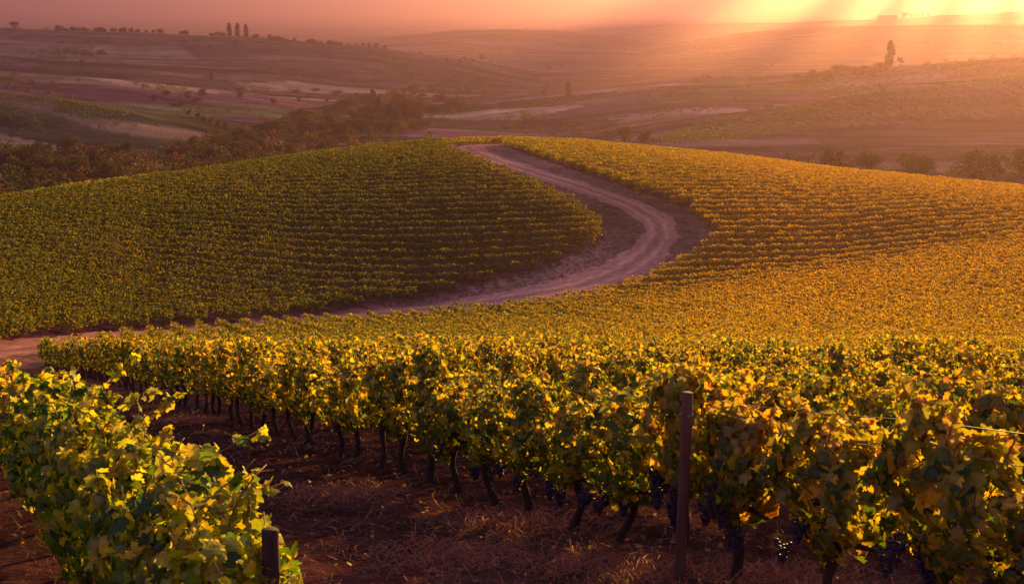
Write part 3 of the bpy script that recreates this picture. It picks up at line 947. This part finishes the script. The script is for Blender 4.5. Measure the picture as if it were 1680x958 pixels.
litter()

# ------------------------------------------------------------------ trees
TREE_GREEN = np.array([[.045, .060, .018], [.065, .080, .020], [.095, .090, .024], [.125, .085, .028]])
def tree_meshes(seed, kind, n, leaf):
    rng = np.random.default_rng(seed)
    ac = Acc()
    if kind == 'poplar':
        nb = 14
        B = np.stack([rng.normal(0, .018, nb), rng.normal(0, .018, nb), np.linspace(.10, .90, nb)], 1)
        rad = .13 * (1 - .55 * np.clip(np.linspace(-.8, 1, nb), 0, 1) ** 2) + .01
        rz = .11
    elif kind == 'bush':
        nb = 9
        an = rng.uniform(0, 6.28, nb)
        rr = .42 * np.sqrt(rng.random(nb))
        B = np.stack([rr * np.cos(an), rr * np.sin(an), rng.uniform(.25, .65, nb)], 1); rad = rng.uniform(.22, .34, nb); rz = .25
    elif kind == 'loose':
        nb = 13
        an = rng.uniform(0, 6.28, nb); rr = .40 * np.sqrt(rng.random(nb))
        B = np.stack([rr * np.cos(an), rr * np.sin(an), rng.uniform(.3, .88, nb)], 1); rad = rng.uniform(.10, .20, nb); rz = .12
    else:
        nb = 16
        an = rng.uniform(0, 6.28, nb); rr = .30 * np.sqrt(rng.random(nb))
        B = np.stack([rr * np.cos(an), rr * np.sin(an), rng.uniform(.16, .80, nb)], 1); rad = rng.uniform(.14, .26, nb); rz = .17
    w = rng.integers(0, nb, n)
    v = unit(rng.standard_normal((n, 3)))
    sh = 1 - .45 * rng.random(n) ** 1.5
    P = B[w] + v * np.stack([rad[w], rad[w], np.full(n, rz) if kind == 'poplar' else rad[w] * .85], 1) * sh[:, None]
    P[:, 2] = np.maximum(P[:, 2], .06)
    hue = rng.integers(0, 4, nb)
    C = TREE_GREEN[hue[w]] * rng.uniform(.7, 1.35, (n, 1))
    V, F, Cc = leaves(P, v + .6 * rng.standard_normal((n, 3)), rng.standard_normal((n, 3)) + np.array([0, 0, -.6]), leaf * rng.uniform(.5, 1.3, n), C, OUT_MIN, rng)
    crown = mesh_np('crown', V, F, M_TREE, Cc)
    tk = Acc()
    t = np.linspace(0, 1, 6)
    hgt = .8 if kind == 'poplar' else .5
    path = np.stack([.02 * np.sin(t * 4 + seed), .02 * np.cos(t * 3), -.03 + hgt * t], 1)
    V, F = tube(path, np.linspace(.032, .012, 6) * (1 if kind != 'bush' else .7), 6)
    tk.add(V, F, (.05, .035, .028))
    for b in B[::2]:
        q0 = path[2] if kind != 'poplar' else path[min(4, int(b[2] * 5))]
        mid = (q0 + b) / 2 + np.array([0, 0, -.03])
        V, F = tube(np.array([q0, mid, b]), np.array([.016, .011, .005]), 5)
        tk.add(V, F, (.05, .035, .028))
    return crown, tk.mesh('trunk', M_BARK, True)

TREES = {k: [tree_meshes(500 + 10 * j + i, k, n, l) for i in range(m)] for j, (k, n, l, m) in enumerate(
    [('round', 2500, .040, 6), ('poplar', 2200, .034, 4), ('bush', 1700, .05, 5), ('loose', 2400, .034, 4)])}
NAMES = {'round': 'broadleaf_tree', 'poplar': 'poplar_tree', 'bush': 'bush', 'loose': 'broadleaf_tree'}
tr = np.random.default_rng(31)
def tree(X, Y, Z, kind, h, label, cat='tree', group=None, wide=1.0):
    crown, trunk = TREES[kind][tr.integers(0, len(TREES[kind]))]
    root = link(NAMES[kind], None, None, (X, Y, Z - .1), tr.uniform(0, 6.28))
    root.scale = (h * wide, h * wide, h)
    tag(root, label, cat, group)
    link('crown', crown, root); link('trunk', trunk, root)
    return root
def tree_px(x, y, kind, hpx, label, cat='tree', group=None, wide=1.0, d0=235, D=None):
    if D is None:
        X, Y, Z = raycast([x], [y], d0)
        X, Y, Z = X[0], Y[0], Z[0]
    else:
        X, Y, Z = at_dist(x, D)
    d = Y * CP - Z * SP
    return tree(X, Y, Z, kind, hpx * d / FPX, label, cat, group, wide)

def scrub():
    rng = np.random.default_rng(61)
    x = rng.uniform(-60, 1740, 9000); y = 40 + 260 * rng.random(9000) ** 1.5
    X, Y, Z = raycast(x, y, 260, 9000, 260)
    hed = np.sin(np.arctan2(X, Y) * 40 + 3 * np.sin(np.log(Y) * 9)) * np.sin(np.log(Y) * 26 + np.arctan2(X, Y) * 9)
    k = (Y > 300) & (Y < 8000) & ((hed > .55) | (rng.random(9000) < .05))
    k &= ~in_poly(x, y, [(1060, 240), (1300, 170), (1760, 110), (1760, 250), (1300, 260)])
    k &= ~in_poly(x, y, [(-70, 148), (0, 148), (230, 180), (230, 196), (-70, 200)])
    X, Y, Z = X[k], Y[k], Z[k]; m = len(X); n = 34
    h = rng.uniform(1.2, 3.6, m) * (1 + Y / 2500)
    v = unit(rng.standard_normal((m * n, 3))) * (rng.random((m * n, 1)) ** .4)
    hh = np.repeat(h, n)
    P = np.repeat(np.stack([X, Y, Z + h * .42], 1), n, 0) + v * hh[:, None] * np.array([.75, .75, .5])
    C = TREE_GREEN[np.repeat(rng.integers(0, 4, m), n)] * rng.uniform(.7, 1.3, (m * n, 1))
    V, F, C = leaves(P, v + .5 * rng.standard_normal(P.shape), rng.standard_normal(P.shape), hh * rng.uniform(.10, .24, m * n), C, OUT_MIN, rng)
    tag(link('distant_scrub', mesh_np('distant_scrub', V, F, M_TREE, C)), 'low dark scrub and hedges speckling the hazy hills and valley slopes', 'scrub', None, 'stuff')
scrub()
def wood(name, label, poly, count, hlo, hhi, seed, n=80):
    rng = np.random.default_rng(seed)
    P0 = np.array(poly); x = rng.uniform(P0[:, 0].min(), P0[:, 0].max(), count * 4); y = rng.uniform(P0[:, 1].min(), P0[:, 1].max(), count * 4)
    k = in_poly(x, y, poly); x, y = x[k][:count], y[k][:count]
    X, Y, Z = raycast(x, y, 262, 3000, 260)
    m = len(X); h = rng.uniform(hlo, hhi, m)
    v = unit(rng.standard_normal((m * n, 3))) * (rng.random((m * n, 1)) ** .35)
    hh = np.repeat(h, n)
    P = np.repeat(np.stack([X, Y, Z + h * .48], 1), n, 0) + v * hh[:, None] * np.array([.52, .52, .5])
    C = TREE_GREEN[np.repeat(rng.integers(0, 4, m), n)] * np.repeat(rng.uniform(.45, 1.7, (m, 1)), n, 0) * rng.uniform(.7, 1.3, (m * n, 1))
    V, F, C = leaves(P, v + .5 * rng.standard_normal(P.shape), rng.standard_normal(P.shape), hh * rng.uniform(.06, .14, m * n), C, OUT_MIN, rng)
    tag(link(name, mesh_np(name, V, F, M_TREE, C)), label, 'woodland', None, 'stuff')
wood('valley_woods', 'unbroken russet green woodland filling the valley floor behind the vine hill',
     [(-60, 262), (60, 255), (230, 262), (330, 232), (430, 212), (520, 180), (600, 162), (700, 156), (800, 150), (770, 182), (720, 205), (640, 238), (450, 275), (330, 300), (120, 325), (-60, 345)], 620, 3.5, 7.5, 71)
# three poplars on the left ridge and the trees beside them
for x, h, l in ((377, 22, 'leftmost of the three dark poplars standing on the left ridge'), (390, 23, 'middle one of the three dark poplars on the left ridge'),
                (404, 22, 'rightmost of the three dark poplars standing on the left ridge')):
    tree_px(x, 0, 'poplar', h, l, 'tree', 'three poplars on the left ridge', 1.35, D=1500)
tree_px(24, 0, 'round', 13, 'dark squat tree alone at the far left end of the left ridge', D=1500, wide=1.3)
tree_px(94, 0, 'round', 10, 'small rounded tree starting the bush line left on the ridge', D=1500)
for x in np.r_[tr.uniform(98, 200, 34), tr.uniform(200, 265, 12), tr.uniform(290, 312, 4), tr.uniform(330, 372, 8), tr.uniform(410, 560, 34)]:
    tree_px(x, 0, 'bush', tr.uniform(5, 11), 'dark bush in the line along the crest of the left ridge', 'bush', 'bushes along the left ridge crest', .95, D=1500 + tr.uniform(-15, 15))
for x, h in ((618, 10), (632, 9), (606, 8), (596, 7), (584, 6), (572, 5)):
    tree_px(x, 0, 'round', h, 'small dark tree in the clump where the left ridge runs down', 'tree', 'clump at the low end of the left ridge', 1.1, D=1520)
for x, h in ((690, 6), (762, 7), (775, 6), (735, 4)):
    tree_px(x, 0, 'bush', h, 'small bush on the tail of the left ridge', 'bush', 'bushes on the tail of the left ridge', 1.2, D=1550)
for x in tr.uniform(80, 175, 14):
    tree_px(x, tr.uniform(86, 92), 'bush', tr.uniform(4, 8), 'bush in the short hedge across the left hillside', 'bush', 'hedge across the left hillside', 1.3)
tree_px(136, 108, 'round', 11, 'lone small tree in the dark fields of the left hillside', wide=1.1)
tree_px(347, 132, 'poplar', 13, 'lone pale russet tree between two fields on the left hillside', wide=1.8)
# big trees of the wood at the lower left
BIGT = [(190, 308, 'round', 52, 1.35, 'wide bushy tree standing alone at the end of the left wood'), (112, 262, 'round', 42, 1.15, 'tall dark rounded tree rising behind the left wood'),
        (205, 262, 'round', 34, 1.1, 'dome shaped reddish tree to the right of the tall dark tree'), (78, 292, 'round', 38, 1.2, 'russet topped tree in the middle of the left wood')]
for x, y, k, h, w, l in BIGT: tree_px(x, y, k, h, l, wide=w)
for _ in range(26):
    x = tr.uniform(-40, 130); y = tr.uniform(276, 322 - .12 * max(x, 0))
    tree_px(x, y, 'round', tr.uniform(26, 44), 'dark tree in the dense wood behind the left end of the vine hill', 'tree', 'trees of the left wood', 1.25)
for _ in range(14):
    x = tr.uniform(40, 260); y = tr.uniform(250, 290)
    tree_px(x, y, tr.choice(['round', 'bush']), tr.uniform(14, 26), 'small tree at the back of the left wood', 'tree', 'trees behind the left wood', 1.3)
# valley wood
VAL = [(250, 268), (330, 236), (430, 218), (520, 185), (600, 165), (700, 160), (760, 178), (720, 205), (600, 235), (450, 262), (330, 285), (240, 300)]
n = 0
while n < 150:
    x, y = tr.uniform(240, 760), tr.uniform(158, 300)
    if not in_poly(np.array([x]), np.array([y]), VAL)[0]: continue
    tree_px(x, y, tr.choice(['round', 'round', 'bush', 'bush']), tr.uniform(14, 27), 'russet green tree in the wood filling the valley behind the hill', 'tree', 'trees of the valley wood', tr.uniform(1.1, 1.5))
    n += 1
for x, y, h, l in ((622, 200, 40, 'tallest slender tree rising from the valley wood'), (640, 204, 36, 'slender tree just right of the tallest one in the valley wood'),
                   (612, 172, 26, 'slim tree behind the tallest slender valley trees'), (665, 200, 34, 'rounded tall tree beside the slender valley trees'), (932, 158, 24, 'lone upright tree where the two right slopes meet the valley')):
    tree_px(x, y, 'poplar', h, l, wide=1.6)
for x, y in ((325, 196), (335, 200), (345, 204), (357, 208), (370, 211), (310, 190)):
    tree_px(x, y, 'round', 12, 'pale russet tree in the slanting row by the small left vineyard', 'tree', 'slanting row of pale trees', 1.0)
for _ in range(34):
    x = tr.uniform(250, 800); y = 172 - .045 * (x - 250) + tr.uniform(-14, 8)
    tree_px(x, y, tr.choice(['bush', 'round']), tr.uniform(7, 13), 'small hazy tree in the scrub beyond the valley wood', 'tree', 'scrub beyond the valley wood', 1.4)
for _ in range(26):
    x = tr.uniform(660, 930); y = tr.uniform(98, 158)
    tree_px(x, y, tr.choice(['bush', 'round', 'poplar']), tr.uniform(5, 11), 'tiny hazy tree dotted over the far slopes of the valley', 'tree', 'trees on the far valley slopes', 1.2)
for _ in range(12):
    tree_px(tr.uniform(1045, 1125), 0, 'bush', tr.uniform(10, 18), 'hazy tree in the dim copse behind the right ridges', 'tree', 'dim copse behind the right ridges', 1.1, D=1150 + tr.uniform(-40, 40))
# right ridge clump
tree_px(1459, 0, 'poplar', 44, 'tall dark poplar standing against the glow on the right ridge', wide=1.25, D=935)
tree_px(1477, 0, 'loose', 15, 'thin loose tree leaning beside the tall poplar on the right ridge', D=938)
for x, h, l in ((1308, 18, 'leftmost dark bushy tree of the clump on the right ridge'), (1378, 26, 'largest rounded tree in the middle of the right ridge clump')):
    tree_px(x, 0, 'round', h, l, wide=1.5, D=905)
for x in (1326, 1338, 1350, 1362, 1396, 1408, 1420, 1432, 1444):
    tree_px(x, 0, 'round', tr.uniform(14, 21), 'dark bushy tree in the clump left of the tall poplar', 'tree', 'clump on the right ridge', 1.5, D=908 + tr.uniform(-10, 10))
# trees behind the crest on the right
for x, y, k, h, w, l in ((1024, 234, 'round', 27, 1.15, 'round dark tree just behind the crest of the vine hill'), (1056, 236, 'round', 22, 1.2, 'smaller pale tree to the right of the round tree behind the crest'),
                         (996, 234, 'bush', 8, 1.2, 'low bush left of the round tree behind the crest'),
                         (1370, 282, 'loose', 52, 1.2, 'feathery golden tree behind the right crest, leftmost of its line'), (1420, 283, 'round', 50, 1.1, 'open branched feathery tree behind the right crest'),
                         (1500, 290, 'round', 48, 1.4, 'dense dark bushy tree in the haze behind the right crest'), (1465, 285, 'bush', 26, 1.3, 'low bush between two larger trees behind the right crest'),
                         (1590, 294, 'round', 52, 1.3, 'wide dark tree behind the right end of the crest'), (1632, 294, 'loose', 44, 1.2, 'spreading tree against the wide dark tree, behind the crest'),
                         (1688, 296, 'round', 60, 1.3, 'dark tree cut by the right edge of the view')):
    tree_px(x, y, k, h * 1.12, l, 'bush' if k == 'bush' else 'tree', wide=w, D=330 if x > 1300 else None)
for _ in range(10):
    x = tr.uniform(760, 1010); y = tr.uniform(205, 222)
    tree_px(x, y, 'bush', tr.uniform(6, 11), 'low bush on the green slope right behind the top of the hill', 'bush', 'bushes behind the top of the hill', 1.4)

# ------------------------------------------------------------------ far houses and masts
def box(x0, x1, y0, y1, z0, z1):
    V = np.array([(x, y, z) for z in (z0, z1) for x, y in ((x0, y0), (x1, y0), (x1, y1), (x0, y1))], float)
    F = np.array([(3, 2, 1, 0), (4, 5, 6, 7), (0, 1, 5, 4), (1, 2, 6, 5), (2, 3, 7, 6), (3, 0, 4, 7)])
    return V, F
def house(x, D, w, dp, h, label, group=None, wallc=(.62, .56, .50), roofc=(.25, .11, .07), name='house', cat='house'):
    X, Y, Z = at_dist(x, D)
    root = link(name, None, None, (X, Y, Z), tr.uniform(-.5, .5))
    tag(root, label, cat, group)
    a = Acc(); a.add(*box(-w/2, w/2, -dp/2, dp/2, -1, h), wallc)
    link('wall', a.mesh('wall', M_PLASTER), root)
    a = Acc()
    e = .4; rh = dp * .28
    V = np.array([(-w/2-e, -dp/2-e, h+.02), (w/2+e, -dp/2-e, h+.02), (w/2+e, dp/2+e, h+.02), (-w/2-e, dp/2+e, h+.02), (-w/2-e, 0, h+rh), (w/2+e, 0, h+rh)])
    a.add(V, np.array([(0, 1, 5, 4), (2, 3, 4, 5), (3, 2, 1, 0)]), roofc); a.add(V, np.array([(0, 4, 3), (1, 2, 5)]), wallc)
    link('roof', a.mesh('roof', M_PLASTER), root)
    a = Acc()
    for i in range(3):
        cxw = -w/2 + w * (i + .5) / 3
        a.add(*box(cxw - .6, cxw + .6, -dp/2 - .06, -dp/2 - .01, h * .35, h * .75), (.05, .05, .06))
    link('window', a.mesh('window', M_METAL), root)
for _ in range(16):
    house(tr.uniform(582, 656), 6300 + tr.uniform(-350, 350), tr.uniform(10, 18), tr.uniform(8, 12), tr.uniform(5, 8), 'tiny pale house in the far village on the hazy plain', 'houses of the far village')
house(1456, 4550, 70, 22, 9, 'long low barn on the far right ridge in the glow', None, (.22, .17, .14), (.16, .09, .07), 'barn', 'barn')
def mast(x, D, h, label):
    X, Y, Z = at_dist(x, D)
    a = Acc()
    for sx, sy in ((-1, -1), (1, -1), (1, 1), (-1, 1)):
        V, F = tube(np.array([(sx * 1.6, sy * 1.6, -.5), (sx * .3, sy * .3, h)]), np.array([.3, .2]), 5); a.add(V, F, (.12, .11, .11))
    for zz in (.7, .84):
        V, F = tube(np.array([(-3, 0, h * zz), (3, 0, h * zz)]), np.array([.22, .22]), 5); a.add(V, F, (.12, .11, .11))
    for i in range(5):
        z0, z1 = h * i / 6, h * (i + 1) / 6
        w0, w1 = 1.6 - 1.3 * i / 6, 1.6 - 1.3 * (i + 1) / 6
        V, F = tube(np.array([(-w0, -w0, z0), (w1, -w1, z1)]), np.array([.15, .15]), 4); a.add(V, F, (.12, .11, .11))
    tag(link('power_mast', a.mesh('power_mast', M_METAL)), label, 'mast', 'power masts on the far ridge')
mast(1352, 2500, 13, 'shorter steel mast on the crest of the far right hill')
mast(1358, 2510, 16, 'taller steel mast on the crest of the far right hill')
for x, h in ((1484, 11), (1494, 8), (1503, 8), (1512, 9), (1524, 6)):
    tree_px(x, 0, 'round', h, 'far tree in the group beside the barn in the glow', 'tree', 'trees beside the far barn', 1.2, D=4560)

# ------------------------------------------------------------------ fallen leaves, added sun-ray blockers
def fallen():
    rng = np.random.default_rng(15)
    n = 2600
    D = 6 + 36 * rng.random(n) ** 1.5; x = rng.uniform(-60, 1740, n)
    X, Y = (x - CX) / FPX * D, D * .93
    P = np.stack([X, Y, height(X, Y) + .02], 1)
    C = np.array([[.30, .20, .03], [.22, .11, .03], [.16, .07, .03], [.36, .27, .04]])[rng.integers(0, 4, n)] * rng.uniform(.6, 1.2, (n, 1))
    V, F, C = leaves(P, np.array([0, 0, 1.0]) + .35 * rng.standard_normal((n, 3)), rng.standard_normal((n, 3)), rng.uniform(.03, .07, n), C, OUT_LO, rng)
    tag(link('fallen_leaves', mesh_np('fallen_leaves', V, F, M_LEAF, C)), 'dry yellow and brown vine leaves lying on the dark earth', 'fallen leaves', None, 'stuff')
fallen()

def ray_blockers():  # out-of-view blobs, added and fanned out to cut the sunlight into rays
    rng = np.random.default_rng(BLOCKER_SEED)
    m, nt, N, L, out = newmat('blocker_white')
    d = N('ShaderNodeBsdfDiffuse'); d.inputs['Color'].default_value = (.8, .78, .78, 1); L(d.outputs[0], out.inputs['Surface'])
    fx, fy = math.sin(R(SUN_AZ)), math.cos(R(SUN_AZ))
    th = np.linspace(0, np.pi, 13)[1:-1]; ph = np.arange(20) * 2 * np.pi / 20
    S = np.array([(np.sin(a) * np.cos(b), np.sin(a) * np.sin(b), np.cos(a)) for a in th for b in ph] + [(0, 0, 1), (0, 0, -1)])
    F = []
    for j in range(20):
        for i in range(10):
            a, b = i * 20 + j, i * 20 + (j + 1) % 20
            F += [(a, a + 20, b + 20), (a, b + 20, b)]
        F += [(220, j, (j + 1) % 20), (221, 200 + (j + 1) % 20, 200 + j)]
    F = np.array(F)
    ac = Acc()
    phi = -66.0
    while phi < 24:
        wd = rng.uniform(3.5, 11.0)
        mid = R(phi + wd / 2)
        d = rng.uniform(92, 190) / max(math.cos(mid), .3)
        while d < 2400 and d * math.cos(mid) < 1000:
            rad = d * math.tan(R(wd / 2))
            hh, w = d * math.sin(mid) + rng.normal(0, .55) * rad, -d * math.cos(mid)
            r = np.array([1.0, 1.1, .95]) * max(rad * rng.uniform(.6, 1.15), 9)
            dc = max(4600, (190 + 1.7 * r[0] - w) / math.tan(R(SUN_EL))) * rng.uniform(1.0, 1.12)
            zc = dc * math.tan(R(SUN_EL)) + w
            q = S * (1 + .16 * np.sin(S[:, :1] * 5 + d) * np.sin(S[:, 1:2] * 6 + 2 * d) + .10 * np.sin(S[:, 2:] * 9 + d)) * r
            ac.add(q + np.array([fx * dc + fy * hh, fy * dc - fx * hh, zc]), F, (.8, .8, .8))
            d += r[0] * rng.uniform(1.0, 1.6)
        phi += wd + rng.uniform(5.0, 12.0)

    tag(link('ray_blockers', ac.mesh('ray_blockers', m, True)), 'unseen blobs added out of view to break the sunlight into shafts', 'ray_blockers', None, 'stuff')
ray_blockers()

# ------------------------------------------------------------------ haze
def haze():
    m, nt, N, L, out = newmat('haze_air')
    v = N('ShaderNodeVolumePrincipled')
    v.inputs['Color'].default_value = HAZE_COL
    v.inputs['Density'].default_value = HAZE_DENSITY
    v.inputs['Anisotropy'].default_value = HAZE_G
    L(v.outputs[0], out.inputs['Volume'])
    V, F = box(-40000, 40000, -40000, 40000, -96, 130)
    tag(link('haze', mesh_np('haze', V, F, m)), 'warm evening haze lying over the valley', 'haze', None, 'stuff')
haze()
